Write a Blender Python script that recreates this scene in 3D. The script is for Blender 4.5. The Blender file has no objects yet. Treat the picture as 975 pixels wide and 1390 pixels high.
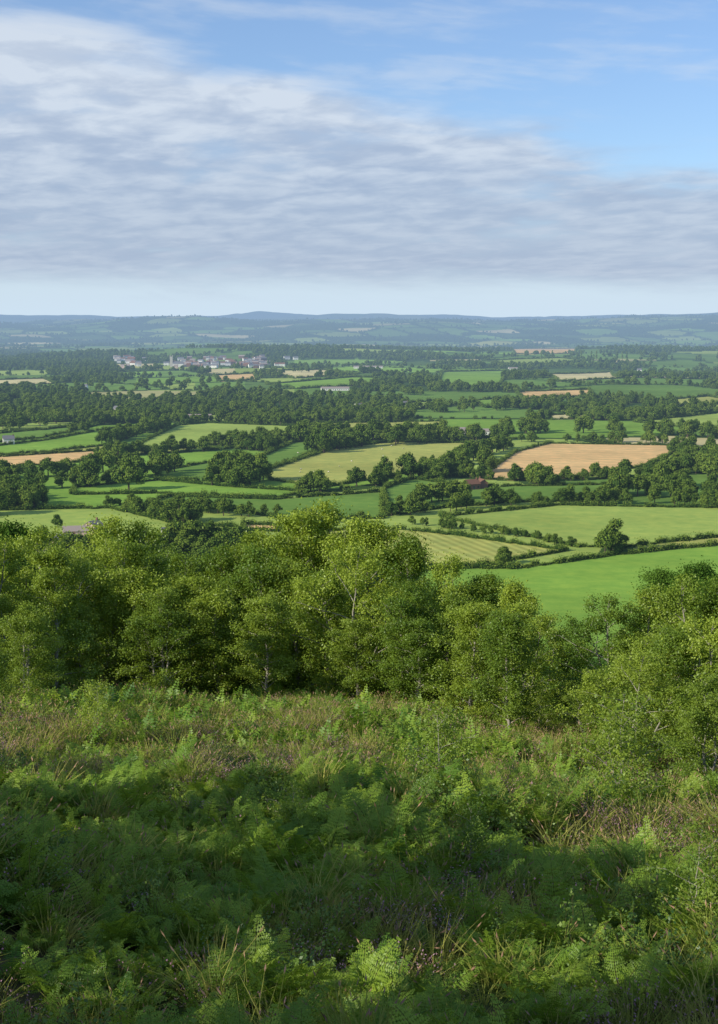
import bpy, math, time
import numpy as np
from mathutils import Vector
T0=time.time()
scene=bpy.context.scene
scene.view_settings.view_transform='Standard'
scene.view_settings.look='None'
scene.view_settings.exposure=0
rng=np.random.default_rng(7)
F=1909.0; PITCH=math.atan(258/F)
# ------------------------------------------------------------------ noise
def _h(ix,iy,s):
    n=(ix.astype(np.int64)*374761393+iy.astype(np.int64)*668265263+s*1442695041)&0xffffffff
    n=((n^(n>>13))*1274126177)&0xffffffff
    n=n^(n>>16)
    return (n&0xffffff)/float(0x1000000)
def vn(x,y,s=0):
    x=np.asarray(x,float);y=np.asarray(y,float)
    ix=np.floor(x);iy=np.floor(y);fx=x-ix;fy=y-iy
    fx=fx*fx*(3-2*fx);fy=fy*fy*(3-2*fy)
    a=_h(ix,iy,s);b=_h(ix+1,iy,s);c=_h(ix,iy+1,s);d=_h(ix+1,iy+1,s)
    return (a*(1-fx)+b*fx)*(1-fy)+(c*(1-fx)+d*fx)*fy
def fbm(x,y,s=0,o=4):
    t=0;a=.5;w=0
    for i in range(o):
        t=t+a*vn(x*2**i+17*i,y*2**i-9*i,s+i);w+=a;a*=.5
    return t/w
def ss(a,b,x):
    t=np.clip((x-a)/(b-a),0,1);return t*t*(3-2*t)
# ------------------------------------------------------------------ terrain
CY=[-3000,-400,-100,0,60,140,400,470,600,60000]
CZ=[60,50,19,-2.6,-16.1,-34,-97,-100,-100,-100]
def Hraw(x,y):
    x=np.asarray(x,float);y=np.asarray(y,float)
    w=np.clip(np.abs(y)*.12,2,30)
    z=0
    for k in (-1,-.5,0,.5,1): z=z+np.interp(y+k*w,CY,CZ)/5
    r=np.hypot(x,y)
    near=1/(1+(r/90)**4)
    z=z-0.06*x*near
    z=z+(fbm(x/5,y/5,3,3)-.5)*1.0*near+(fbm(x/1.3,y/1.3,5,2)-.5)*.25*near
    z=z+.6*np.exp(-((x+4.0)/1.8)**2-((y-10)/3.5)**2)
    A=ss(1100,3200,y)
    z=z+A*((fbm(x/900,y/1100,21,3)-.5)*34+(fbm(x/260,y/300,25,2)-.5)*6)
    z=z+26*np.exp(-((x-900)/700)**2-((y-3900)/700)**2)+30*np.exp(-((x+420)/420)**2-((y-3900)/330)**2)
    # first range of hills, a saddle behind it, a second range, then the moor
    R=ss(5800,8300,y)
    z=z+R*(104+np.clip(x,-3000,3000)*.005+95*(fbm(x/900+3,y/2500,31,4)-.5))+ss(5600,6600,y)*(fbm(x/600,y/600,37,3)-.5)*60*(1-ss(9500,12000,y))
    z=z-ss(9000,10300,y)*60
    z=z+ss(10500,12500,y)*(98+130*(fbm(x/1700,y/4000,43,4)-.5))-ss(13500,15500,y)*100
    z=z+ss(17000,23000,y)*(120+45*np.exp(-((x+2600)/6000)**2)+70*(fbm(x/3000,y/9000,41,4)-.5))
    return z
OFF=float(-2.6-Hraw(0.,0.))
def H(x,y):
    r=np.hypot(x,y)
    return Hraw(x,y)+OFF/(1+(r/90)**4)
def slope(py): return math.tan(math.atan((py-695)/F)+PITCH)
def at(px,d): return (px-487.5)/F*d*1.01
_D=np.geomspace(380,30000,5000)
def P(px,py):
    a=np.array([(px-487.5)/F,1.0,-(py-695)/F])
    c,s=math.cos(PITCH),math.sin(PITCH)
    dy=a[1]*c+a[2]*s; dz=-a[1]*s+a[2]*c
    X=_D*a[0]/dy; Z=_D*dz/dy
    hit=np.nonzero(H(X,_D)>=Z)[0]
    i=hit[0] if len(hit) else len(_D)-1
    return float(X[i]),float(_D[i])
# field register -----------------------------------------------------------
BG=(.21,.37,.06);MG=(.15,.27,.055);YG=(.38,.42,.115);TAN=(.68,.48,.22);PY=(.60,.55,.28);DG=(.10,.18,.045)
LG=(.30,.41,.095)
fields_px=[
 ([(560,772),(700,772),(840,753),(1100,728),(1100,930),(560,930)],BG,0),
 ([(596,702),(760,686),(990,690),(1100,694),(1100,716),(975,729),(850,743),(785,743),(660,716)],LG,0),
 ([(490,716),(570,721),(640,730),(770,748),(700,760),(640,771),(560,775),(380,775),(380,730)],YG,1),
 ([(648,650),(700,614),(745,602),(925,605),(915,614),(880,632),(790,648),(700,652)],TAN,2),
 ([(352,642),(450,610),(530,600),(665,602),(645,616),(600,634),(520,648),(440,662),(370,652)],YG,0),
 ([(180,607),(240,578),(280,574),(412,579),(405,592),(330,600),(230,611)],LG,0),
 ([(412,575),(600,572),(600,590),(540,590),(412,588)],YG,0),
 ([(-60,612),(60,598),(150,582),(225,574),(150,604),(60,614),(-60,622)],BG,0),
 ([(-60,624),(40,618),(150,611),(105,628),(-60,637)],TAN,2),
 ([(-60,594),(50,584),(140,576),(60,594),(-60,606)],MG,0),
 ([(30,574),(130,572),(60,584),(-40,586)],LG,0),
 ([(215,640),(290,627),(350,622),(400,600),(460,598),(400,625),(352,640),(300,655),(215,650)],MG,0),
 ([(100,662),(215,652),(300,660),(420,668),(370,676),(220,670),(100,672)],BG,0),
 ([(230,674),(370,678),(520,668),(520,704),(400,706),(300,692),(200,684)],MG,0),
 ([(-40,694),(150,690),(240,712),(320,716),(320,740),(-60,760)],LG,0),
 ([(330,712),(378,714),(378,722),(330,720)],TAN,2),
 ([(520,664),(560,650),(640,662),(700,660),(830,658),(840,680),(700,682),(600,690),(530,700)],MG,0),
 ([(360,522),(480,512),(540,514),(480,524),(400,528)],BG,0),
 ([(355,504),(440,502),(480,508),(400,514)],PY,0),
 ([(600,505),(690,503),(680,522),(640,526),(595,520)],BG,0),
 ([(700,532),(800,529),(805,537),(712,542)],TAN,0),
 ([(690,474),(790,473),(780,480),(700,481)],TAN,0),
 ([(655,490),(760,486),(800,490),(700,496)],LG,0),
 ([(-60,518),(60,514),(75,521),(-60,526)],PY,0),
 ([(290,510),(345,507),(350,516),(300,518)],TAN,0),
 ([(880,545),(960,538),(1010,545),(940,553)],YG,0),
 ([(740,564),(830,560),(830,566),(750,570)],PY,0),
 ([(860,573),(980,560),(1040,566),(960,584)],LG,0),
 ([(735,508),(830,505),(840,514),(760,518)],PY,0),
 ([(640,544),(690,540),(700,548),(660,554)],BG,0),
 ([(250,566),(340,560),(350,570),(270,574)],LG,0),
 ([(540,548),(600,544),(610,552),(560,556)],LG,0),
]
FIELDS=[]
for poly,c,k in fields_px:
    FIELDS.append((np.array([P(*q) for q in poly]),c,k))
def pip(x,y,poly):
    ins=np.zeros(x.shape,bool)
    n=len(poly);j=n-1
    for i in range(n):
        xi,yi=poly[i];xj,yj=poly[j]
        if yi!=yj:
            ins^=((yi>y)!=(yj>y))&(x<(xj-xi)*(y-yi)/(yj-yi)+xi)
        j=i
    return ins
def infield(x,y):
    r=np.full(x.shape,-1)
    for i,(p,c,k) in enumerate(FIELDS):
        b=(x>p[:,0].min())&(x<p[:,0].max())&(y>p[:,1].min())&(y<p[:,1].max())&(r<0)
        if b.any():
            idx=np.nonzero(b)[0]
            m=pip(x[idx],y[idx],p)
            r[idx[m]]=i
    return r
CELL=215.
def vor(x,y):
    wx=x+90*(fbm(x/300,y/300,51,2)-.5);wy=y+90*(fbm(x/300+9,y/300,52,2)-.5)
    u=(wx*.9+wy*.42)/CELL;v=(-wx*.42+wy*.9)/(CELL*1.15)
    iu=np.floor(u);iv=np.floor(v)
    f1=np.full(x.shape,9.);f2=np.full(x.shape,9.);cid=np.zeros(x.shape)
    for a in (-1,0,1):
        for b in (-1,0,1):
            cu=iu+a;cv=iv+b
            sx=cu+.15+.7*_h(cu,cv,61);sy=cv+.15+.7*_h(cu,cv,62)
            d=((np.abs(u-sx))**3+(np.abs(v-sy))**3)**(1/3)
            m=d<f1
            f2=np.where(m,f1,np.minimum(f2,d));cid=np.where(m,_h(cu,cv,63),cid);f1=np.where(m,d,f1)
    return (f2-f1)*CELL*.6,cid
def woodprob(x,y):
    b=x/np.maximum(y,1)
    p=.16+.30*ss(.02,-.2,b)*ss(1100,1500,y)*(1-ss(3400,3700,y))
    p=p+.22*(fbm(x/1200,y/900,71,2)>.56)
    return p
ang=np.concatenate([np.arange(-180,-19,2.5),np.arange(-18,18.001,.05),np.arange(20.5,180,2.5)])
ang=np.radians(ang)
rad=[.4]
while rad[-1]<420: rad.append(rad[-1]*1.028+.02)
dep=np.arange(100/rad[-1],100/5000,-.9/F)
rad=np.array(rad+list(100/dep[1:]))
rad=np.concatenate([rad,np.linspace(rad[-1]*1.01,10500,170),np.geomspace(10700,60000,70)])
A,Rr=np.meshgrid(ang,rad)
X=(Rr*np.sin(A)).ravel();Y=(Rr*np.cos(A)).ravel()
Z=H(X,Y)
nr,na=len(rad),len(ang)
idx=np.arange(nr*na).reshape(nr,na)
q=np.stack([idx[:-1,:],idx[1:,:],np.roll(idx,-1,1)[1:,:],np.roll(idx,-1,1)[:-1,:]],-1).reshape(-1,4)
q=q[:,::-1]
def build(name,V,Q,mats,mi=None,attrs=None,smooth=False):
    me=bpy.data.meshes.new(name)
    V=np.asarray(V,np.float32);Q=np.asarray(Q,np.int32)
    me.vertices.add(len(V));me.vertices.foreach_set('co',V.ravel())
    me.loops.add(Q.size);me.loops.foreach_set('vertex_index',Q.ravel())
    me.polygons.add(len(Q));me.polygons.foreach_set('loop_start',np.arange(0,Q.size,4,dtype=np.int32))
    try: me.polygons.foreach_set('loop_total',np.full(len(Q),4,np.int32))
    except Exception: pass
    for m in mats: me.materials.append(m)
    if mi is not None: me.polygons.foreach_set('material_index',np.asarray(mi,np.int32))
    me.polygons.foreach_set('use_smooth',np.full(len(Q),bool(smooth)))
    if attrs:
        for k,(dom,typ,arr) in attrs.items():
            a=me.attributes.new(k,typ,dom)
            a.data.foreach_set('color' if 'COLOR' in typ else ('vector' if 'VECTOR' in typ else 'value'),np.asarray(arr,np.float32 if typ!='INT' else np.int32).ravel())
    me.update(calc_edges=True)
    me.validate()
    return me
def obj(name,me,loc=(0,0,0),rot=0,sc=1,parent=None):
    o=bpy.data.objects.new(name,me)
    o.location=loc;o.rotation_euler=(0,0,rot)
    o.scale=(sc,)*3 if not hasattr(sc,'__len__') else sc
    scene.collection.objects.link(o)
    if parent: o.parent=parent
    return o
# ------------------------------------------------------------------ materials
class NT:
    def __init__(s,t): s.t=t
    def n(s,typ,**k):
        n=s.t.nodes.new(typ)
        for a,b in k.items(): setattr(n,a,b)
        return n
    def put(s,sock,v):
        if isinstance(v,bpy.types.NodeSocket): s.t.links.new(v,sock)
        elif v is not None:
            if sock.type=='RGBA' and len(v)==3: v=(*v,1)
            sock.default_value=v
    def m(s,op,a,b=None,c=None,clamp=False):
        n=s.n('ShaderNodeMath',operation=op,use_clamp=clamp)
        for i,v in enumerate((a,b,c)):
            if v is not None: s.put(n.inputs[i],v)
        return n.outputs[0]
    def mix(s,f,a,b,bt='MIX'):
        n=s.n('ShaderNodeMix',data_type='RGBA',blend_type=bt)
        s.put(n.inputs[0],f);s.put(n.inputs[6],a);s.put(n.inputs[7],b)
        return n.outputs[2]
    def rng(s,v,a,b,c=0.,d=1.,smooth=True):
        n=s.n('ShaderNodeMapRange',interpolation_type='SMOOTHSTEP' if smooth else 'LINEAR')
        s.put(n.inputs[0],v);s.put(n.inputs[1],a);s.put(n.inputs[2],b);s.put(n.inputs[3],c);s.put(n.inputs[4],d)
        return n.outputs[0]
    def noise(s,vec,scale,detail=3,rough=.5,dist=0.):
        n=s.n('ShaderNodeTexNoise')
        if vec is not None: s.put(n.inputs['Vector'],vec)
        n.inputs['Scale'].default_value=scale;n.inputs['Detail'].default_value=detail;n.inputs['Roughness'].default_value=rough;n.inputs['Distortion'].default_value=dist
        return n.outputs['Fac']
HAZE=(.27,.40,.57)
def mat(name):
    m=bpy.data.materials.new(name);m.use_nodes=True
    m.node_tree.nodes.clear()
    try: m.cycles.emission_sampling='NONE'
    except Exception as ex: print(ex)
    t=NT(m.node_tree)
    return m,t
def finish(t,shader,haze=False):
    out=t.n('ShaderNodeOutputMaterial')
    if haze:  # aerial haze painted into the material: bluish emission growing with distance from origin
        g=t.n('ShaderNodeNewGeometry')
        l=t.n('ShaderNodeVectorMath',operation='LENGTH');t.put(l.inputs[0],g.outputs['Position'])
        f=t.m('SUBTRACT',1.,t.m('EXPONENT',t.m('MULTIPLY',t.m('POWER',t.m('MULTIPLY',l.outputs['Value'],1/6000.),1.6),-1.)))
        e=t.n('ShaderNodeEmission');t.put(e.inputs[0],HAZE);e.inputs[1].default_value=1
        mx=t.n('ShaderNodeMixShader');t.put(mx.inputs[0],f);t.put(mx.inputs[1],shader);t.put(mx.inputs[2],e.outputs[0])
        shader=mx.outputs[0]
    t.put(out.inputs[0],shader)
def leafmat(name,c1,c2,haze=False,trans=.3,attr=True,gloss=.0,nscale=.6):
    m,t=mat(name)
    oi=t.n('ShaderNodeObjectInfo')
    g=t.n('ShaderNodeNewGeometry')
    f=t.m('MULTIPLY',oi.outputs['Random'],.6)
    if attr:
        a=t.n('ShaderNodeAttribute',attribute_name='lv')
        f=t.m('ADD',f,t.m('MULTIPLY',a.outputs['Fac'],.4))
    nz=t.noise(g.outputs['Position'],nscale,0)
    f=t.m('ADD',f,t.m('MULTIPLY_ADD',nz,.8,-.4),clamp=True)
    c=t.mix(f,c1,c2)
    d=t.n('ShaderNodeBsdfDiffuse');t.put(d.inputs[0],c)
    s=d.outputs[0]
    if trans>0:
        tr=t.n('ShaderNodeBsdfTranslucent');t.put(tr.inputs[0],t.mix(.5,c,(min(1,c2[0]*1.5),min(1,c2[1]*1.5),c2[2]*.7)))
        mx=t.n('ShaderNodeMixShader');mx.inputs[0].default_value=trans;t.put(mx.inputs[1],d.outputs[0]);t.put(mx.inputs[2],tr.outputs[0])
        s=mx.outputs[0]
    if gloss>0:
        gl=t.n('ShaderNodeBsdfGlossy');gl.inputs['Roughness'].default_value=.45;t.put(gl.inputs[0],(.9,.95,1.))
        m2=t.n('ShaderNodeMixShader');m2.inputs[0].default_value=gloss;t.put(m2.inputs[1],s);t.put(m2.inputs[2],gl.outputs[0]);s=m2.outputs[0]
    finish(t,s,haze)
    return m
def plain(name,c,haze=False,rough=.9,var=.25,scale=3.):
    m,t=mat(name)
    g=t.n('ShaderNodeNewGeometry')
    nz=t.noise(g.outputs['Position'],scale,3)
    col=t.mix(t.m('MULTIPLY_ADD',nz,var*2,0.),c,tuple(v*.45 for v in c))
    if rough<.5:
        d=t.n('ShaderNodeBsdfPrincipled');t.put(d.inputs['Base Color'],col);d.inputs['Roughness'].default_value=rough
    else:
        d=t.n('ShaderNodeBsdfDiffuse');t.put(d.inputs[0],col)
    finish(t,d.outputs[0],haze);return m
mg,t=mat('ground')
ca=t.n('ShaderNodeAttribute',attribute_name='Col')
sa=t.n('ShaderNodeAttribute',attribute_name='kind')
g=t.n('ShaderNodeNewGeometry')
sx=t.n('ShaderNodeSeparateXYZ');t.put(sx.inputs[0],g.outputs['Position'])
n1=t.noise(g.outputs['Position'],.012,3,.6);n2=t.noise(g.outputs['Position'],.12,4,.65);n3=t.noise(g.outputs['Position'],2.2,3,.7)
br=t.m('MULTIPLY_ADD',n1,.8,.57);br=t.m('MULTIPLY',br,t.m('MULTIPLY_ADD',n2,.6,.71));br=t.m('MULTIPLY',br,t.m('MULTIPLY_ADD',n3,.5,.75))
ph=t.m('ADD',t.m('MULTIPLY',sx.outputs[0],.93*2*math.pi/5.),t.m('MULTIPLY',sx.outputs[1],.30*2*math.pi/5.))
st=t.m('MULTIPLY',t.m('SINE',ph),t.m('LESS_THAN',t.m('ABSOLUTE',t.m('SUBTRACT',sa.outputs['Fac'],1.)),.3))
br=t.m('MULTIPLY',br,t.m('MULTIPLY_ADD',st,.16,1.))
ph2=t.m('ADD',t.m('MULTIPLY',sx.outputs[0],.25*2*math.pi/18.),t.m('MULTIPLY',sx.outputs[1],.96*2*math.pi/18.))
s2=t.m('GREATER_THAN',t.m('SINE',ph2),.93)
br=t.m('MULTIPLY',br,t.m('MULTIPLY_ADD',t.m('MULTIPLY',s2,t.m('GREATER_THAN',sa.outputs['Fac'],1.5)),-.18,1.))
vm=t.n('ShaderNodeVectorMath',operation='SCALE');t.put(vm.inputs[0],ca.outputs['Color']);t.put(vm.inputs['Scale'],br)
hs=t.mix(t.rng(n2,.35,.7,0,.3),vm.outputs[0],t.mix(1.,vm.outputs[0],(1.45,1.0,.9),'MULTIPLY'))
d=t.n('ShaderNodeBsdfDiffuse');t.put(d.inputs[0],hs)
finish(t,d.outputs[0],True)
pal=np.array([BG,MG,YG,LG,MG,DG,MG,PY,LG,MG,BG,MG,(.42,.42,.18),LG]);
Col=np.tile(np.array([.075,.085,.03]),(len(X),1));kind=np.zeros(len(X))
far=np.nonzero((Y>330)&(np.abs(X)<.5*Y+200))[0]
e,cid=vor(X[far],Y[far]);wp=woodprob(X[far],Y[far])
rest=((cid-wp)/(1-wp)).clip(0,.9999)
c=pal[(rest*len(pal)).astype(int)]*(.85+.3*((cid*97)%1))[:,None]
c=np.where((cid<wp)[:,None],np.array([.05,.10,.025]),c)
hw=np.where(Y[far]>5000,16,8)
c=np.where((e<hw)[:,None],np.array([.05,.10,.027]),c)
Col[far]=c
fi=infield(X[far],Y[far]);m=fi>=0
FC=np.array([f[1] for f in FIELDS]);FK=np.array([f[2] for f in FIELDS])
Col[far[m]]=FC[fi[m]];kind[far[m]]=FK[fi[m]]
hill=(Y>75)&(Y<=330);Col[hill]=(.08,.17,.03)
out=(Y>330)&(np.abs(X)>=.5*Y+200);Col[out]=(.1,.2,.04)
nn=fbm(X/2.2,Y/2.2,81,3);nm=(Y<75)
Col[nm]=np.array([.055,.085,.022])*(1-ss(.45,.6,nn[nm]))[:,None]+np.array([.10,.09,.045])*ss(.45,.6,nn[nm])[:,None]
me=build('ground',np.stack([X,Y,Z],1),q,[mg],attrs={'Col':('POINT','FLOAT_COLOR',np.concatenate([Col,np.ones((len(X),1))],1)),'kind':('POINT','FLOAT',kind)},smooth=True)
obj('ground',me)
print('terrain',len(X),time.time()-T0)
# ------------------------------------------------------------------ geometry helpers
class MB:
    def __init__(s): s.V=[];s.Q=[];s.M=[];s.L=[];s.n=0
    def add(s,V,Q,mi,lv=None):
        V=np.asarray(V).reshape(-1,3);Q=np.asarray(Q).reshape(-1,4)
        s.V.append(V);s.Q.append(Q+s.n);s.M.append(np.full(len(Q),mi));s.L.append(np.full(len(Q),.5) if lv is None else lv);s.n+=len(V)
    def tube(s,pts,rad,mi=0,k=5):
        pts=np.asarray(pts,float);n=len(pts)
        tg=np.gradient(pts,axis=0);tg/=np.linalg.norm(tg,axis=1)[:,None]+1e-9
        ref=np.where(np.abs(tg[:,2:3])<.9,np.array([[0,0,1.]]),np.array([[1.,0,0]]))
        u=np.cross(tg,ref);u/=np.linalg.norm(u,axis=1)[:,None]+1e-9;v=np.cross(tg,u)
        a=np.linspace(0,2*np.pi,k,endpoint=False)
        V=pts[:,None,:]+np.asarray(rad)[:,None,None]*(np.cos(a)[None,:,None]*u[:,None,:]+np.sin(a)[None,:,None]*v[:,None,:])
        i=np.arange(n*k).reshape(n,k);j=np.roll(i,-1,1)
        s.add(V,np.stack([i[:-1],j[:-1],j[1:],i[1:]],-1),mi)
    def leaves(s,C,U,W,L,B,mi,lv=None):
        L=np.asarray(L)[...,None];B=np.asarray(B)[...,None]
        V=np.stack([C,C+U*L*.45+W*B*.5,C+U*L,C+U*L*.45-W*B*.5],1)
        s.add(V,np.arange(len(C)*4).reshape(-1,4),mi,lv)
    def mesh(s,name,mats,smooth=False):
        return build(name,np.concatenate(s.V),np.concatenate(s.Q),mats,np.concatenate(s.M),{'lv':('FACE','FLOAT',np.concatenate(s.L))},smooth)
def unit(v): return v/(np.linalg.norm(v,axis=-1,keepdims=True)+1e-9)
def frames(N,r,bias=None):
    n=r.normal(size=(N,3))
    if bias is not None: n=n+bias
    n=unit(n);u=unit(np.cross(n,r.normal(size=(N,3))));w=np.cross(n,u)
    return n,u,w
bark=plain('bark_birch',(.42,.39,.33),var=.4,scale=4.)
barkd=plain('bark_dark',(.10,.08,.06),haze=True)
lf_birch=leafmat('birch_leaves',(.085,.165,.020),(.33,.42,.05),trans=.28,gloss=.02,nscale=.35)
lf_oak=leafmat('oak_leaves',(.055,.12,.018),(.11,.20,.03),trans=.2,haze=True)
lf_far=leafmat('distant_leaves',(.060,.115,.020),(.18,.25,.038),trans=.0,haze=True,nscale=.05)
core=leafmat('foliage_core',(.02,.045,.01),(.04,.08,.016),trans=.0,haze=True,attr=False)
def birch(seed,h=7.,w=2.3,nl=28000,leaf=.085,stems=None,low=.04,sig=.18,mats=None,limbs=36,thin=1.):
    r=np.random.default_rng(seed);b=MB();cl=[];wt=[]
    ns=stems or r.integers(1,4)
    for s in range(ns):
        a=r.uniform(0,6.28);ln=.0 if s==0 else r.uniform(.5,1.)*w*.5
        hh=h*(1. if s==0 else r.uniform(.70,.93))
        tt=np.linspace(0,1,9)
        pts=np.stack([np.cos(a)*ln*tt**.8+.10*w*np.cumsum(r.normal(size=9))*.35,np.sin(a)*ln*tt**.8+.10*w*np.cumsum(r.normal(size=9))*.35,hh*.95*tt-.1],1)
        b.tube(pts,thin*(.013*h*(1-tt)**.9/(1 if s==0 else 1.3)+.006),0,6)
        nb=limbs//ns+6
        ga=r.uniform(0,6)
        for i in range(nb):
            t_=low+(.97-low)*((i+r.uniform(0,1))/nb)
            p0=np.array([np.interp(t_,tt,pts[:,k]) for k in range(3)])
            ga+=2.4+r.normal()*.3
            xx=abs((t_-.40)/.60)
            prof=(1-xx**1.9)**.7 if xx<1 else .12
            L=w*prof*r.uniform(.5,1.2)
            up=r.uniform(.1,.8)+.6*t_
            dv=np.array([math.cos(ga),math.sin(ga),up]);dv/=np.linalg.norm(dv)
            s5=np.linspace(0,1,6)
            lp=p0+dv*L*s5[:,None]+np.array([0,0,-.18*L])*(s5[:,None]**2)+r.normal(size=(6,3))*.03*L*s5[:,None]
            b.tube(lp,thin*(.0045*h*(1-s5)*(1-.6*t_)+.004),0,4)
            nt=6
            for j in range(nt):
                q_=.3+.7*(j+r.uniform(0,1))/nt
                c0=np.array([np.interp(q_,s5,lp[:,k]) for k in range(3)])
                d2=unit(dv+r.normal(size=3)*.8);l2=r.uniform(.15,.5)*(.5+.2*L)
                c1=c0+d2*l2*min(1,h/4)
                b.tube(np.array([c0,(c0+c1)/2+[0,0,.03*min(1,h/4)],c1]),thin*np.array([.006,.004,.002]),0,3)
                cl+= [c1,(c0+c1)/2];wt+=[1.,.6]
        cl.append(pts[-1]);wt.append(1.)
    cl=np.array(cl);wt=np.array(wt)*r.uniform(.3,1.6,len(wt));wt/=wt.sum()
    ci=r.choice(len(cl),nl,p=wt)
    sg=sig*(.6+.8*r.random(len(cl)))
    off=r.normal(size=(nl,3))*sg[ci][:,None]*np.array([1,1,.75])
    C=cl[ci]+off
    C[:,2]=np.maximum(C[:,2],.05)
    n,u,w_=frames(nl,r,bias=np.array([0,0,.8])+unit(off)*.5)
    u=unit(u+np.array([0,0,-.4]))
    L=leaf*r.uniform(.7,1.3,nl)
    b.leaves(C,u,w_,L,L*.78,1,np.clip(r.normal(.5,.25,nl),0,1))
    return b.mesh('birch_tree',mats or [bark,lf_birch])
def oakfar(seed,h=10.,w=4.6,nl=1500,leaf=.62,lob=12,narrow=1.):
    r=np.random.default_rng(seed);b=MB()
    b.tube([(0,0,-.3),(0,0,h*.2),(.1,0,h*.5)],[.35,.27,.15],0,6)
    C=[];Nn=[]
    for i in range(lob):
        a=r.uniform(0,6.28);zz=r.uniform(.26,.82)
        rr=w*narrow*math.sqrt(max(.05,1-((zz-.45)/.5)**2))*r.uniform(.35,.72)
        c=np.array([math.cos(a)*rr,math.sin(a)*rr,h*zz]);R=r.uniform(.28,.42)*w*narrow**.6
        if i==0:c=np.array([0,0,h*.5]);R=w*.6*narrow
        if i==1:c=np.array([.2,0,h*.97-w*.36*narrow**.6]);R=w*.36*narrow**.6
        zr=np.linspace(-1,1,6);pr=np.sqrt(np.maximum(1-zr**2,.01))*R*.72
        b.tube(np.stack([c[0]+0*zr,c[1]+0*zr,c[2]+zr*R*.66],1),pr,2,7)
        m=nl//lob;dd=unit(r.normal(size=(m,3)))
        C.append(c+dd*R*np.array([1,1,.9])*r.uniform(.72,1.15,(m,1)));Nn.append(dd)
    C=np.concatenate(C);Nn=np.concatenate(Nn);C[:,2]=np.maximum(C[:,2],.2)
    n=unit(Nn+r.normal(size=C.shape)*.55);u=unit(np.cross(n,r.normal(size=C.shape)));v=np.cross(n,u)
    L=leaf*r.uniform(.6,1.3,len(C))
    b.leaves(C-u*L[:,None]*.5,u,v,L,L*.9,1,r.random(len(C)))
    return b.mesh('tree',[barkd,lf_far,core])
def hedgefar(seed,L=4.,h=1.9,w=1.5,nl=260,leaf=.42):
    r=np.random.default_rng(seed);b=MB()
    x=np.linspace(-L/2,L/2,6);R=np.array([.15,.75,.85,.8,.75,.15])*r.uniform(.85,1.1,6)
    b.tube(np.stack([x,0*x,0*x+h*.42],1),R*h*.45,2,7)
    C=np.stack([r.uniform(-L/2,L/2,nl),r.normal(size=nl)*w*.33,np.abs(r.normal(.55,.3,nl))*h],1)
    n,u,v=frames(nl,r,np.array([0,0,.7]));LL=leaf*r.uniform(.6,1.4,nl)
    b.leaves(C,u,v,LL,LL*.9,1,r.random(nl))
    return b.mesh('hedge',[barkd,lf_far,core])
def protos(cname,meshes):
    c=bpy.data.collections.new(cname)
    for i,me in enumerate(meshes):
        c.objects.link(bpy.data.objects.new('%s_%02d'%(cname,i),me))
    return c
def scatter(name,pts,rot,scl,idx,coll):
    N=len(pts)
    me=bpy.data.meshes.new(name);me.vertices.add(N);me.vertices.foreach_set('co',np.asarray(pts,np.float32).ravel())
    for k,typ,arr,f in (('rot','FLOAT_VECTOR',rot,'vector'),('scl','FLOAT_VECTOR',scl,'vector'),('idx','INT',idx,'value')):
        a=me.attributes.new(k,typ,'POINT');a.data.foreach_set(f,np.asarray(arr,np.int32 if typ=='INT' else np.float32).ravel())
    o=obj(name,me)
    ng=bpy.data.node_groups.new(name,'GeometryNodeTree')
    ng.interface.new_socket('Geometry',in_out='INPUT',socket_type='NodeSocketGeometry')
    ng.interface.new_socket('Geometry',in_out='OUTPUT',socket_type='NodeSocketGeometry')
    t=NT(ng);i=t.n('NodeGroupInput');ou=t.n('NodeGroupOutput')
    ip=t.n('GeometryNodeInstanceOnPoints');ci=t.n('GeometryNodeCollectionInfo')
    ci.inputs['Collection'].default_value=coll;ci.inputs['Separate Children'].default_value=True;ci.inputs['Reset Children'].default_value=True
    def na(nm,ty):
        n=t.n('GeometryNodeInputNamedAttribute',data_type=ty);n.inputs['Name'].default_value=nm;return n.outputs['Attribute']
    L=ng.links.new
    L(i.outputs[0],ip.inputs['Points']);L(ci.outputs[0],ip.inputs['Instance']);ip.inputs['Pick Instance'].default_value=True
    L(na('idx','INT'),ip.inputs['Instance Index']);L(na('rot','FLOAT_VECTOR'),ip.inputs['Rotation']);L(na('scl','FLOAT_VECTOR'),ip.inputs['Scale'])
    L(ip.outputs[0],ou.inputs[0])
    md=o.modifiers.new('scatter','NODES');md.node_group=ng
    return o
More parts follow.
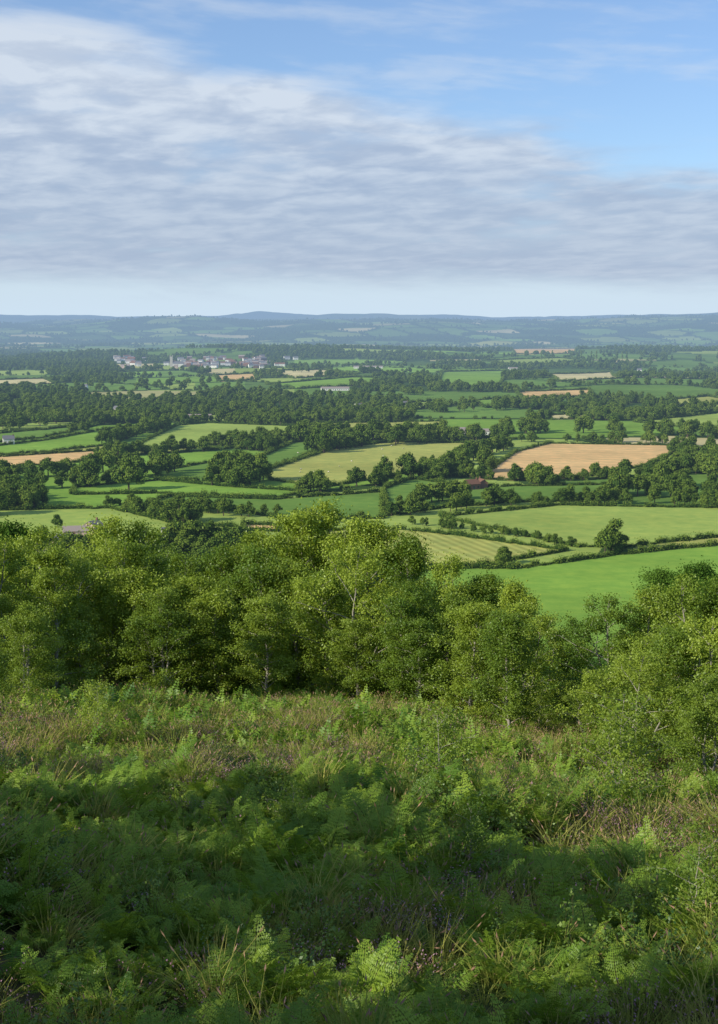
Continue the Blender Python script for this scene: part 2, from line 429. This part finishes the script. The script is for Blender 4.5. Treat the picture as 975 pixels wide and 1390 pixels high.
# ------------------------------------------------------------------ houses
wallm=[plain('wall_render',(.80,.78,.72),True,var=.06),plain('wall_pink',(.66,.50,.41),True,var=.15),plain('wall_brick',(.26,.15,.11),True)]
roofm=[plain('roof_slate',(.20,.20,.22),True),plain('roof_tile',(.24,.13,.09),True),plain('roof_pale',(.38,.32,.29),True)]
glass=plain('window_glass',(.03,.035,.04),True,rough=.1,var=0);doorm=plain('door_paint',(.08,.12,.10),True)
def box(b,x0,x1,y0,y1,z0,z1,mi=0):
    V=[(x,y,z) for z in (z0,z1) for x,y in ((x0,y0),(x1,y0),(x1,y1),(x0,y1))]
    b.add(V,[(0,3,2,1),(4,5,6,7),(0,1,5,4),(1,2,6,5),(2,3,7,6),(3,0,4,7)],mi)
_hc={};HP=[]
def houseparts(L,W,h,rh,wm,rm):
    key=(L,W,h,rh,wm.name,rm.name)
    if key in _hc: return _hc[key]
    b=MB();box(b,-L/2,L/2,-W/2,W/2,-.8,h)
    for s in (-1,1):
        x=s*(L/2-.02);b.add([(x,-W/2,h),(x,W/2,h),(x,.02,h+rh),(x,-.02,h+rh)],[(0,1,2,3)],0)
    walls=b.mesh('walls',[wm])
    b=MB();o=.35;e=.3
    for s in (-1,1):
        y=s*(W/2+o);z=h-o*rh/(W/2)
        V=[(-L/2-e,y,z),(L/2+e,y,z),(L/2+e,0,h+rh),(-L/2-e,0,h+rh),(-L/2-e,y,z+.18),(L/2+e,y,z+.18),(L/2+e,0,h+rh+.18),(-L/2-e,0,h+rh+.18)]
        b.add(V,[(0,1,2,3),(7,6,5,4),(0,4,5,1),(0,3,7,4),(1,5,6,2)],0)
    roof=b.mesh('roof',[rm])
    b=MB();n=max(2,int(L/3))
    for s in (-1,1):
        for fl in range(max(1,int(h/2.6))):
            for i in range(n):
                xc=-L/2+(i+.5)*L/n
                if fl==0 and i==n//2: continue
                y=s*W/2;box(b,xc-.5,xc+.5,min(y,y+s*.06),max(y,y+s*.06),.9+fl*2.6,2.1+fl*2.6)
    win=b.mesh('windows',[glass])
    b=MB();xc=-L/2+(n//2+.5)*L/n
    for s in (-1,1):
        y=s*W/2;box(b,xc-.5,xc+.5,min(y,y+s*.06),max(y,y+s*.06),0,2.1)
    door=b.mesh('door',[doorm])
    b=MB();box(b,L/2-1.1,L/2-.3,-.4,.4,h+rh*.6,h+rh+1.1);ch=b.mesh('chimney',[wallm[2]])
    _hc[key]=(walls,roof,win,door,ch);return _hc[key]
def house(name,x,y,rot,L=11,W=7,h=5.2,rh=2.6,wm=0,rm=0,chim=True):
    HP.append((x,y,L))
    e=bpy.data.objects.new(name,None);e.location=(x,y,float(H(x,y)));e.rotation_euler=(0,0,rot);scene.collection.objects.link(e)
    for nm,me in zip(('walls','roof','windows','door','chimney'),houseparts(L,W,h,rh,wallm[wm],roofm[rm])):
        if nm=='chimney' and not chim: continue
        obj(nm,me,parent=e)
    return e
for px,py,rt,kw in [(104,732,.2,dict(L=12,h=4.2,W=6,rh=2,wm=1,rm=2)),(127,725,1.2,dict(L=8,W=6,h=4.4,rh=2,wm=1,rm=2)),(88,738,.1,dict(L=10,h=2.6,rh=1.8,wm=1,rm=0)),(229,731,.3,dict(L=6,W=5,h=2.6,wm=0)),
  (640,664,.5,dict(L=9,W=6,h=3.4,rh=2.4,wm=2,rm=1)),(654,662,1.9,dict(L=7,W=5,h=3.2,rh=2.2,wm=2,rm=1))]:
    x,y=P(px,py);house('farmhouse',x,y,rt,**kw)
for px,py,rt,L in [(612,588,.1,30),(648,590,.05,36),(270,569,.1,26),(455,530,.1,40),(500,500,0,60),(700,502,.1,30)]:
    x,y=P(px,py);house('barn',x,y,rt,L=L,W=11,h=3.2,rh=2.0,wm=0,rm=2,chim=False)
for px,py in [(549,553),(487,556),(12,603),(115,528),(868,505),(905,512),(160,560),(700,548)]:
    x,y=P(px,py);house('white_house',x,y,rng.uniform(-.6,.6),L=9,W=6,h=4.6)
for i in range(105):
    px=rng.choice([rng.normal(178,12),rng.uniform(225,310),rng.uniform(280,390),rng.normal(350,20)]);py=rng.uniform(486,501)
    x,y=P(px,py);house('house',x,y,rng.uniform(-.5,.5),L=float(rng.choice([9,12,15])),W=7,h=5.6,rh=2.6,wm=int(rng.choice([0,0,0,1,2])),rm=int(rng.choice([0,1,2])))
x,y=P(233,498);HP.append((x,y,30));e=bpy.data.objects.new('church',None);e.location=(x,y,float(H(x,y)));scene.collection.objects.link(e)
b=MB();box(b,-3,3,-3,3,0,22)
for sx_ in (-1,1):
    for sy_ in (-1,1): box(b,sx_*2.6-.4,sx_*2.6+.4,sy_*2.6-.4,sy_*2.6+.4,22.003,25)
obj('tower',b.mesh('tower',[plain('church_stone',(.5,.47,.42),True)]),parent=e)
for nm,me_ in zip(('nave_walls','nave_roof','nave_windows'),houseparts(22,9,7,5,wallm[0],roofm[0])[:3]): obj(nm,me_,loc=(14.5,0,0),parent=e)
# ------------------------------------------------------------------ valley trees & hedges
vc=protos('valley_tree',[oakfar(100+i,w=[4.6,5.2,4.,4.4,5.6][i],nl=[1500,1800,1300,1500,1800][i]) for i in range(5)]+[oakfar(120,h=14,w=4.6,narrow=.42,nl=1000)])
hc=protos('hedge_piece',[hedgefar(200+i) for i in range(3)])
TX=[];TS=[];TI=[]
def addtrees(x,y,s,i=None):
    x=np.atleast_1d(x);n=len(x);TX.append(np.stack([x,y,H(x,y)-.2],1));TS.append(np.broadcast_to(s,(n,)).copy());TI.append(rng.integers(0,5,n) if i is None else np.full(n,i))
def cand(n,y0,y1):
    y=np.sqrt(rng.uniform(y0**2,y1**2,n));x=y*rng.uniform(-.31,.31,n);return x,y
def patch(n,y0,y1,hw,ph,pw,smin,smax):
    x,y=cand(n,y0,y1);e,cid=vor(x,y);wp=woodprob(x,y);wood=cid<wp
    k=((e<hw)&(rng.random(n)<ph)&(fbm(x/70,y/70,91,2)>.42))|(wood&(rng.random(n)<pw))
    k&=infield(x,y)<0
    x,y=x[k],y[k];addtrees(x,y,rng.uniform(smin,smax,len(x)))
    return len(x)
print('near',patch(26000,420,1500,7,.6,.4,.5,1.4))
print('mid',patch(54000,1500,4800,10,.55,.42,.5,1.4))
print('far',patch(34000,4800,9800,16,.5,.4,.7,1.4))
rows=[
 ([(-40,662),(60,664),(150,657),(228,642)],7,10,1.0,1.7),
 ([(-40,650),(60,648),(150,640),(225,634)],8,8,1.0,1.6),
 ([(292,652),(325,662),(352,652)],5,9,1.2,1.9),
 ([(300,640),(340,640)],6,8,1.2,1.9),
 ([(405,612),(440,615),(470,606),(530,604),(600,600)],7,9,1.1,1.9),
 ([(415,600),(520,596),(600,594),(690,598)],9,12,1.1,1.8),
 ([(560,650),(620,644),(655,640)],6,8,1.0,1.7),
 ([(620,632),(660,618),(700,606)],7,6,1.0,1.6),
 ([(522,702),(560,698),(640,692)],5,6,.7,1.2),
 ([(560,690),(600,676),(640,680)],6,8,.8,1.3),
 ([(640,688),(720,686),(800,684),(880,684),(975,688),(1050,690)],7,7,.6,1.2),
 ([(800,676),(860,672),(930,676),(1000,678)],5,10,1.0,1.6),
 ([(820,664),(900,662),(960,664)],6,12,1.,1.6),
 ([(690,600),(760,600),(860,600),(975,606)],9,6,.7,1.2),
 ([(920,622),(975,632),(1040,640)],6,10,1.1,1.7),
 ([(930,640),(1000,650)],7,12,1.1,1.7),
 ([(610,592),(700,588),(800,586),(900,592),(1000,596)],9,14,1.,1.8),
 ([(140,604),(190,590),(230,578)],7,5,1.0,1.6),
 ([(0,584),(80,572),(160,568),(260,572)],10,15,1.,1.6),
 ([(280,572),(400,576)],8,4,.5,1.),
 ([(232,690),(300,698),(345,702)],5,9,.7,1.2),
 ([(240,706),(300,712)],6,7,.8,1.3),
 ([(400,668),(425,666)],8,4,.9,1.5),
 ([(185,664),(200,666)],6,6,1.5,2.),
 ([(-30,700),(12,702)],6,8,1.2,1.8),
 ([(75,716),(92,716)],6,3,.6,.8),
 ([(110,690),(180,686),(240,690),(390,700),(430,700)],8,3,.4,.9),
 ([(555,712),(600,716),(700,728),(775,742)],3.2,3,.3,.55),
 ([(515,652),(522,650)],5,4,1.5,1.9),
 ([(620,668),(632,670),(665,668)],5,5,.6,.9),
 ([(675,768),(685,764)],4,1.5,.7,.9),
 ([(820,740),(824,740)],4,1,.3,.4),
 ([(880,684),(895,684)],4,4,.9,1.2),
 ([(400,706),(480,712),(500,714)],4,5,.5,.9),
 ([(640,770),(690,772)],3.5,2,.3,.6),
 ([(870,552),(940,556),(1000,560)],10,14,1.,1.7),
 ([(440,560),(560,560),(700,556),(820,552)],10,22,.9,1.6),
 ([(420,540),(560,536),(690,530)],12,28,.9,1.5),
 ([(0,545),(150,545),(300,540),(420,535)],13,45,.9,1.5),
 ([(0,560),(140,556),(300,556),(420,560)],12,45,.9,1.5),
 ([(0,530),(150,525),(300,525)],14,60,.9,1.4),
 ([(60,510),(150,512),(260,512),(340,510),(420,504)],18,50,.7,1.1),
 ([(600,470),(700,468),(850,468),(975,470)],16,80,.9,1.4),
]
for pl,sp,jt,a,b_ in rows:
    W=np.array([P(*p) for p in pl])
    for i in range(len(W)-1):
        L=np.linalg.norm(W[i+1]-W[i]);n=max(1,int(L/sp))
        f=rng.random(n)[:,None];p=W[i]*(1-f)+W[i+1]*f+rng.normal(size=(n,2))*jt*.5
        addtrees(p[:,0],p[:,1],rng.uniform(a,b_,n))
for px in list(range(735,752,5))+[783,789,803,810,838,845,851]:
    x,y=P(px,489);addtrees(np.array([x]),np.array([y]),rng.uniform(1.2,1.6),5)
pts=np.concatenate(TX);sc=np.concatenate(TS);ii=np.concatenate(TI)
keep=np.ones(len(pts),bool)
for hx,hy,hl in HP:
    b_=hx/hy;back=hy-pts[:,1];lim=300 if hy>3000 else (45 if hy>1200 else 30)
    m_=(np.abs(pts[:,0]-b_*pts[:,1])<hl*.5+4)&(back>-10)&(back<lim)
    keep&=~(m_&((rng.random(len(pts))<.88)|(np.abs(back)<10)))
pts=pts[keep];sc=sc[keep];ii=ii[keep]
rot=np.zeros((len(pts),3));rot[:,2]=rng.uniform(0,6.28,len(pts))
s3=sc[:,None]*rng.uniform(.85,1.15,(len(pts),3))
scatter('distant_trees',pts,rot,s3,ii,vc)
HX=[];HR=[];HS=[]
for p,c,k in FIELDS:
    for i in range(len(p)):
        a=p[i];b_=p[(i+1)%len(p)];L=np.linalg.norm(b_-a)
        dist=(a[1]+b_[1])/2
        sp=3.4 if dist<1500 else 5.5
        n=int(L/sp)
        if n<1: continue
        f=((np.arange(n)+.5)/n)[:,None];w=a*(1-f)+b_*f+rng.normal(size=(n,2))*.5
        HX.append(np.stack([w[:,0],w[:,1],H(w[:,0],w[:,1])-.1],1));an=math.atan2(b_[1]-a[1],b_[0]-a[0])
        r_=np.zeros((n,3));r_[:,2]=an+rng.normal(size=n)*.1;HR.append(r_)
        s=np.stack([np.full(n,1.1*sp/3.4),rng.uniform(.7,1.5,n)*(1 if dist<1500 else 1.6),rng.uniform(.5,1.6,n)*(1 if dist<1500 else 1.5)],1);HS.append(s)
x,y=cand(50000,420,3200);e,cid=vor(x,y);k=(e<3)&(infield(x,y)<0);x,y=x[k],y[k];n=len(x)
HX.append(np.stack([x,y,H(x,y)-.1],1));r_=np.zeros((n,3));r_[:,2]=rng.uniform(0,3.1,n);HR.append(r_);HS.append(rng.uniform(.8,1.9,(n,3)))
hp=np.concatenate(HX)
scatter('hedgerow',hp,np.concatenate(HR),np.concatenate(HS),rng.integers(0,3,len(hp)),hc)
print('valley trees',len(pts),'hedges',len(hp),time.time()-T0)
# sheep
wool=plain('sheep_wool',(.62,.58,.5),var=.1);face=plain('sheep_face',(.08,.07,.06))
b=MB();b.tube([(-.55,0,.62),(-.5,0,.65),(-.3,0,.68),(.1,0,.68),(.4,0,.70),(.5,0,.72)],[.05,.22,.30,.31,.25,.08],0,8)
b.tube([(.42,0,.78),(.58,0,.92),(.66,0,.95)],[.13,.11,.08],0,6);b.tube([(.62,0,.98),(.74,0,.93),(.86,0,.84),(.88,0,.82)],[.07,.085,.05,.01],1,6)
for sx_ in (-.35,.33):
    for sy_ in (-.14,.14): b.tube([(sx_,sy_,.5),(sx_+(.03 if sx_<0 else -.01),sy_,.25),(sx_,sy_,0)],[.06,.035,.03],1,5)
for s in (-1,1): b.leaves(np.array([[.66,s*.06,1.0]]),np.array([[0,s*1.,-.1]]),np.array([[.6,0,.6]]),[.12],[.07],1)
b.tube([(-.55,0,.68),(-.6,0,.5),(-.6,0,.42)],[.05,.04,.02],0,5)
shc=protos('sheep_proto',[b.mesh('sheep',[wool,face])])
S=[]
for n,(x0,x1),(y0,y1) in ((22,(400,600),(606,648)),(14,(430,590),(577,587))):
    for i in range(n): S.append(P(rng.uniform(x0,x1),rng.uniform(y0,y1)))
S=np.array(S);r_=np.zeros((len(S),3));r_[:,2]=rng.uniform(0,6.28,len(S))
scatter('sheep_flock',np.stack([S[:,0],S[:,1],H(S[:,0],S[:,1])],1),r_,np.full((len(S),3),1.15),np.zeros(len(S)),shc)
# ------------------------------------------------------------------ birch belt
BV=[birch(300+i,w=[2.4,2.1,2.7,2.2,2.6,1.9][i]) for i in range(6)]
PX=[-150,0,50,100,130,200,240,290,340,400,440,490,540,590,630,680,725,760,785,820,860,900,975,1100]
PT=[700,712,698,748,700,686,745,740,722,684,676,694,708,735,772,762,785,835,862,815,795,785,770,760]
DX=[-150,60,130,440,740,850,975,1100];DD=[38,42,52,50,40,34,30,28]
def put(px,d,top,name='birch_tree',var=None,meshes=BV,hm=7.,wide=1.):
    x=at(px,d);z=float(H(x,d));h=-slope(top)*d-z
    s=h/hm
    obj(name,meshes[rng.integers(len(meshes)) if var is None else var],(x,d,z-.1),rng.uniform(0,6.28),(s*wide*rng.uniform(.95,1.15),s*wide*rng.uniform(.95,1.15),s))
px=-150
while px<1120:
    tp=np.interp(px,PX,PT);d=np.interp(px,DX,DD)
    gap=750<px<800
    put(px,d+4+rng.uniform(0,3),tp+rng.uniform(-12,14)+(8 if gap else 0),wide=.92)
    put(px+rng.uniform(-15,15),d+rng.uniform(-1,1.5),tp+rng.uniform(14,90)+(25 if gap else 0),wide=1.)
    px+=rng.uniform(38,56)
for px,d,tp in [(-30,32,840),(30,35,810),(215,47,790),(180,49,760),(250,50,775),(480,46,830),(560,44,830),(640,41,810),(700,38,820),(880,29,870),(965,26,905),(350,46,800),(290,48,790)]:
    put(px,d,tp,wide=1.15)
OK_=[birch(400+i,h=12,w=5.,nl=24000,leaf=.22,stems=1,sig=.45,mats=[barkd,lf_oak]) for i in range(2)]
for px,d,tp in [(905,125,770),(960,118,762),(1020,120,760),(930,105,790),(985,104,782),(-60,130,690),(5,140,708)]:
    put(px,d,tp,'oak_tree',meshes=OK_,hm=12.)
for x,y,h in [(-8,3,4.8),(-10,7,5.8),(-12.5,11.5,6.3),(-13,6,6.8),(-11,1,6.8),(-7,-1.5,4.6),(-9.5,-4,6.2),(-14,16,6.6),(-6.4,2,3.8),(-7.4,6.5,4.8),(-8.8,10.5,5.0),(-5.6,-1,3.6)]:
    obj('birch_tree',BV[rng.integers(6)],(x,y,float(H(x,y))-.1),rng.uniform(0,6.28),h/7.)
print('birches',time.time()-T0)
# ------------------------------------------------------------------ ground flora
fern_l=leafmat('bracken_frond',(.065,.16,.02),(.29,.40,.045),trans=.25,gloss=.015,nscale=.5)
stem_m=plain('plant_stem',(.12,.11,.04));
hea_l=leafmat('heather_leaf',(.08,.12,.03),(.17,.17,.055),trans=.0,nscale=1.)
hea_f=leafmat('heather_flower',(.28,.14,.19),(.46,.29,.36),trans=.0,nscale=1.)
gr_l=leafmat('grass_blade',(.15,.22,.035),(.40,.38,.11),trans=.2,nscale=.7)
gr_h=leafmat('grass_head',(.26,.15,.10),(.38,.25,.17),trans=.0)
br_l=leafmat('bramble_leaf',(.040,.10,.018),(.19,.28,.035),trans=.2,gloss=.03,nscale=.8)
def bracken(seed,nf=6,lod=0):
    r=np.random.default_rng(seed);b=MB()
    for f in range(nf):
        az=6.28*f/nf+r.normal()*.3;L=r.uniform(.6,1.1);lean=r.uniform(.35,1.)
        hd=np.array([math.cos(az),math.sin(az),0]);up=np.array([0,0,1.])
        s=np.linspace(0,1,14)
        th=np.pi/2-(lean*.5+s**1.5*r.uniform(.9,1.5)*lean*1.2)
        step=np.diff(s,prepend=0)*L
        hx=np.cumsum(np.cos(th)*step);hz=np.cumsum(np.sin(th)*step)
        pts=hd*hx[:,None]+up*hz[:,None]
        b.tube(pts[::1 if lod==0 else 3],(.006*(1-s*.8))[::1 if lod==0 else 3],1,3)
        side=np.cross(hd,up)
        C=[];U=[];W=[];LL=[];BB=[];LV=[]
        lv=r.uniform(0,1)
        for i,sv in enumerate(np.linspace(.28,.99,15 if lod==0 else 9)):
            p=np.array([np.interp(sv,s,pts[:,k]) for k in range(3)])
            a=np.interp(sv,s,th);tg=hd*math.cos(a)+up*math.sin(a);nr_=np.cross(side,tg)
            pl=.32*L*(1-((sv-.28)/.74)**1.1)**.85*(.75+.25*min(1,(sv-.23)/.1))*r.uniform(.85,1.1)+.012
            for sd in (-1,1):
                ax=unit(side*sd+tg*.42+nr_*r.normal()*.25-up*.18)
                perp=unit(np.cross(ax,nr_))
                if lod:
                    C.append(p);U.append(ax);W.append(perp);LL.append(pl);BB.append(.085*L);LV.append(lv);continue
                npn=max(3,int(pl/.027))
                for j in range(npn):
                    fr=(j+.5)/npn;c0=p+ax*pl*fr-up*.05*pl*fr*fr*3
                    pw=.06*L*(1-fr)**.7*min(1,pl/.15)+.008
                    for s2 in (-1,1):
                        C.append(c0);U.append(perp*s2*.93+ax*.35);W.append(ax+nr_*r.normal()*.25);LL.append(pw*r.uniform(.8,1.15));BB.append(.029);LV.append(lv)
        b.leaves(np.array(C),unit(np.array(U)),unit(np.array(W)),LL,BB,0,np.array(LV))
    return b.mesh('bracken',[fern_l,stem_m])
def heather(seed):
    r=np.random.default_rng(seed);b=MB();N=80
    C=[];Cf=[]
    for i in range(N):
        p=np.array([*(r.normal(size=2)*.14),0]);h=r.uniform(.14,.34);dv=unit(np.array([p[0]*2.4,p[1]*2.4,.6])+r.normal(size=3)*.14)
        k=9;f=np.linspace(.15,1,k)
        q_=p+dv*h*f[:,None];
        fl=f>(.6 if r.random()<.5 else .99)
        C.append(q_[~fl]);Cf.append(q_[fl])
        b.leaves(p[None],dv[None],unit(np.cross(dv,[0,1,.1]))[None],[h],[.006],1)
    for cc,mi,l,bw in ((np.concatenate(C),0,.036,.020),(np.concatenate(Cf),2,.020,.016)):
        n,u,w=frames(len(cc),r);u=unit(u*.7+np.array([0,0,.6]));b.leaves(cc,u,w,np.full(len(cc),l),np.full(len(cc),bw),mi,r.random(len(cc)))
    return b.mesh('heather',[hea_l,stem_m,hea_f])
def grass(seed,h=.5,heads=True):
    r=np.random.default_rng(seed);b=MB();N=80
    base=np.zeros((N,3));base[:,:2]=r.normal(size=(N,2))*.1
    d=unit(np.stack([base[:,0]*3+r.normal(size=N)*.18,base[:,1]*3+r.normal(size=N)*.18,np.full(N,.8)],1))
    L=h*r.uniform(.5,1.1,N);side=unit(np.cross(d,r.normal(size=(N,3))))
    P1=base+d*L[:,None]*.55;d2=unit(d+np.stack([d[:,0]*.9,d[:,1]*.9,np.full(N,-.25)],1));P2=P1+d2*L[:,None]*.5
    w=.0045
    V=np.stack([base-side*w,base+side*w,P1+side*w*.8,P1-side*w*.8,P2+side*.001,P2-side*.001],1).reshape(-1,3)
    i=np.arange(N)[:,None]*6
    b.add(V,np.concatenate([i+[0,1,2,3],i+[3,2,4,5]]),0,np.tile(r.random(N),2))
    if heads:
        k=np.nonzero(r.random(N)<.22)[0];b.leaves(P2[k]-d2[k]*.02,d2[k],side[k],np.full(len(k),.07),np.full(len(k),.014),1,r.random(len(k)))
    return b.mesh('grass',[gr_l,gr_h])
def bramble(seed,h=.8,nl=900,leaf=.05):
    r=np.random.default_rng(seed);b=MB();cl=[];
    for i in range(16):
        a=r.uniform(0,6.28);L=r.uniform(.5,1.)*h*1.2;s=np.linspace(0,1,7);e=r.uniform(.7,1.4)
        pts=np.stack([math.cos(a)*L*s*.6+0*s,math.sin(a)*L*s*.6,L*(e*s-.45*s**2)*.9],1)+r.normal(size=(7,3))*.02
        b.tube(pts,.006*(1-s)+.002,1,3)
        f=r.uniform(.15,1,nl//16);cl.append(np.stack([np.interp(f,s,pts[:,k]) for k in range(3)],1))
    C=np.concatenate(cl);C=C+r.normal(size=C.shape)*.05;n,u,w=frames(len(C),r,np.array([0,0,1.6]));L=leaf*r.uniform(.6,1.3,len(C))
    b.leaves(C,u,w,L,L*.7,0,r.random(len(C)))
    return b.mesh('bramble',[br_l,stem_m])
flc={}
flc['bracken']=protos('bracken_p',[bracken(500+i,nf=[6,5,7,5,4][i]) for i in range(5)])
flc['bracken_low']=protos('bracken_q',[bracken(510+i,nf=[6,5,7][i],lod=1) for i in range(3)])
flc['heather']=protos('heather_p',[heather(520+i) for i in range(3)])
flc['grass']=protos('grass_p',[grass(540+i,h=[.40,.5,.34][i],heads=i!=2) for i in range(3)])
flc['bramble']=protos('bramble_p',[bramble(560+i) for i in range(3)])
print('protos',time.time()-T0)
def area(n,y0,y1,k=.29,c=2.5):
    y=rng.uniform(y0,y1,int(n*3));x=rng.uniform(-1,1,len(y))*(k*y1+c);m=np.abs(x)<k*y+c;return x[m][:n],y[m][:n]
def heathmask(x,y):
    n=fbm(x/2.2,y/3.6,111,4)
    b=x/np.maximum(y,1)
    right=ss(-.02,.12,b)*(1-ss(28,36,y))
    band=ss(20,27,y)*(1-ss(38,52,y))*.04
    return ss(.50,.60,n+right*.10+band-.13*ss(.08,-.06,b)*(1-ss(18,26,y)))
def flora(name,n,dens,smin,smax,tilt=.2,y0=4.,y1=64,key=None):
    key=key or name
    x,y=area(n,y0,y1);k=rng.random(len(x))<dens(x,y)
    x,y=x[k],y[k];N=len(x);z=H(x,y)-.03
    r_=rng.normal(size=(N,3))*tilt*.5;r_[:,2]=rng.uniform(0,6.28,N)
    s=(rng.uniform(smin,smax,N)*(.7+.6*fbm(x/2,y/2,141,2))*(.72+.28*ss(7,15,y)))[:,None]*rng.uniform(.9,1.1,(N,3))
    scatter(name,np.stack([x,y,z],1),r_,s,rng.integers(0,len(flc[key].objects),N),flc[key]);print(name,N)
flora('bracken',3900,lambda x,y:(1-heathmask(x,y))*.88+.05,.30,.74,.5,y0=4,y1=24)
flora('bracken_slope',6800,lambda x,y:(1-heathmask(x,y))*.90+.08,.34,.75,.4,y0=24,y1=64,key='bracken_low')
flora('heather',9500,lambda x,y:heathmask(x,y)*.9+.05,.7,1.3,.2)
flora('grass',15000,lambda x,y:heathmask(x,y)*.45+.36,.6,1.3,.2)
flora('bramble',2600,lambda x,y:(fbm(x/1.8,y/2.4,131,3)>.47)*.9*(y<26)+.12,.3,.85,.2)
SP=[birch(600+i,h=1.6,w=.66,nl=4200,leaf=.036,stems=2,sig=.09,limbs=18,thin=.4) for i in range(2)]
for px,py_b,h,v in [(590,1090,1.7,0),(850,1105,2.0,1),(875,1075,1.8,0),(640,1200,1.0,1),(960,1275,1.2,0),(400,1150,.9,0),(130,1010,1.4,1)]:
    ds=np.linspace(4,45,800);xs=at(px,ds);hit=np.nonzero(H(xs,ds)>=-slope(py_b)*ds)[0];d=ds[hit[0]] if len(hit) else 20
    x=at(px,d);obj('birch_sapling',SP[v],(x,d,float(H(x,d))-.03),rng.uniform(0,6),h/1.6)
# ------------------------------------------------------------------ light
S=Vector((-.83,-.48,0)).normalized();EL=math.radians(27)
S=Vector((S.x*math.cos(EL),S.y*math.cos(EL),math.sin(EL)))
sl=bpy.data.lights.new('sun','SUN');sl.energy=5.;sl.angle=math.radians(.5);sl.color=(1,.92,.74)
so=bpy.data.objects.new('sun',sl);so.rotation_euler=S.to_track_quat('Z','Y').to_euler();so.location=(-50,-50,60);scene.collection.objects.link(so)
w=bpy.data.worlds.new('World');scene.world=w;w.use_nodes=True;w.node_tree.nodes.clear();t=NT(w.node_tree)
sk=t.n('ShaderNodeTexSky',sky_type='NISHITA',sun_disc=False,sun_elevation=EL,sun_rotation=math.atan2(S.x,S.y)%(2*math.pi),altitude=200,air_density=1.,dust_density=.4,ozone_density=3.)
skc=t.mix(1.,sk.outputs[0],(.93,1.05,1.25),'MULTIPLY')
bg=t.n('ShaderNodeBackground');t.put(bg.inputs[0],skc);bg.inputs[1].default_value=.12
tc=t.n('ShaderNodeTexCoord');sp=t.n('ShaderNodeSeparateXYZ');t.put(sp.inputs[0],tc.outputs['Generated'])
az=t.m('ARCTAN2',sp.outputs[0],sp.outputs[1]);el=t.m('ARCSINE',sp.outputs[2])
azc=t.m('MAXIMUM',t.m('MINIMUM',az,.45),-.45)
zz=t.m('ADD',t.m('MAXIMUM',sp.outputs[2],0.),.10)
u=t.m('DIVIDE',sp.outputs[0],zz);v=t.m('DIVIDE',sp.outputs[1],zz)
cv=t.n('ShaderNodeCombineXYZ');t.put(cv.inputs[0],t.m('MULTIPLY_ADD',v,.08,t.m('MULTIPLY',u,1.2)));t.put(cv.inputs[1],t.m('MULTIPLY_ADD',u,.22,v))
nA=t.noise(cv.outputs[0],1.2,4,.5,.2)
nB=t.noise(cv.outputs[0],4.4,5,.55,.25)
cv2=t.n('ShaderNodeCombineXYZ');t.put(cv2.inputs[0],t.m('MULTIPLY',az,7.));t.put(cv2.inputs[1],t.m('MULTIPLY_ADD',az,4.,t.m('MULTIPLY',el,42.)))
nC=t.noise(cv2.outputs[0],1.1,5,.55,.2)
top=t.m('MULTIPLY_ADD',azc,-.22,.157)
edge=t.m('SUBTRACT',top,t.m('MULTIPLY_ADD',nA,-.075,t.m('ADD',el,t.m('MULTIPLY_ADD',nC,-.07,.072))))
mtop=t.rng(edge,-.014,.028)
low=t.rng(t.m('ADD',el,t.m('MULTIPLY_ADD',nC,.026,t.m('MULTIPLY',azc,.014))),.030,.054)
body=t.m('MULTIPLY',mtop,low)
body=t.m('MULTIPLY',body,t.rng(t.m('ADD',nA,t.m('MULTIPLY',nB,.5)),.38,.70,.64,1.))
wisp=t.m('MULTIPLY',t.rng(t.m('ADD',nC,t.m('MULTIPLY',nB,.35)),.60,.92),t.m('MULTIPLY',t.rng(el,.12,.16),.45))
streak=t.m('MULTIPLY',t.rng(nC,.5,.7),t.m('MULTIPLY',t.rng(el,.012,.022),.35))
veil=t.rng(el,.0,.10,1.,.12)
cm=t.m('MAXIMUM',t.m('MAXIMUM',body,wisp),t.m('MULTIPLY',streak,t.rng(el,.05,.03)))
tex=t.rng(t.m('ADD',t.m('MULTIPLY',nB,.75),t.m('MULTIPLY',nC,.6)),.50,.90)
lightness=t.m('MULTIPLY',t.m('ADD',tex,t.rng(el,.09,.2,0.,.6),clamp=True),t.rng(el,.03,.16,.38,1.))
cc=t.mix(lightness,(.38,.47,.63),(.69,.76,.85))
cb=t.n('ShaderNodeBackground');t.put(cb.inputs[0],cc);cb.inputs[1].default_value=1.
vb=t.n('ShaderNodeBackground');t.put(vb.inputs[0],(.62,.76,.89));vb.inputs[1].default_value=1.
m1=t.n('ShaderNodeMixShader');t.put(m1.inputs[0],veil);t.put(m1.inputs[1],bg.outputs[0]);t.put(m1.inputs[2],vb.outputs[0])
m2=t.n('ShaderNodeMixShader');t.put(m2.inputs[0],t.m('MULTIPLY',cm,.88));t.put(m2.inputs[1],m1.outputs[0]);t.put(m2.inputs[2],cb.outputs[0])
wo=t.n('ShaderNodeOutputWorld');t.put(wo.inputs[0],m2.outputs[0])
# ------------------------------------------------------------------ camera
cam=bpy.data.cameras.new('camera');cam.sensor_fit='VERTICAL';cam.sensor_height=24;cam.lens=24*F/1390
cam.clip_start=.1;cam.clip_end=100000
co=bpy.data.objects.new('camera',cam);co.location=(0,0,0);co.rotation_euler=(math.pi/2-PITCH,0,0);scene.collection.objects.link(co);scene.camera=co
print('done',time.time()-T0)
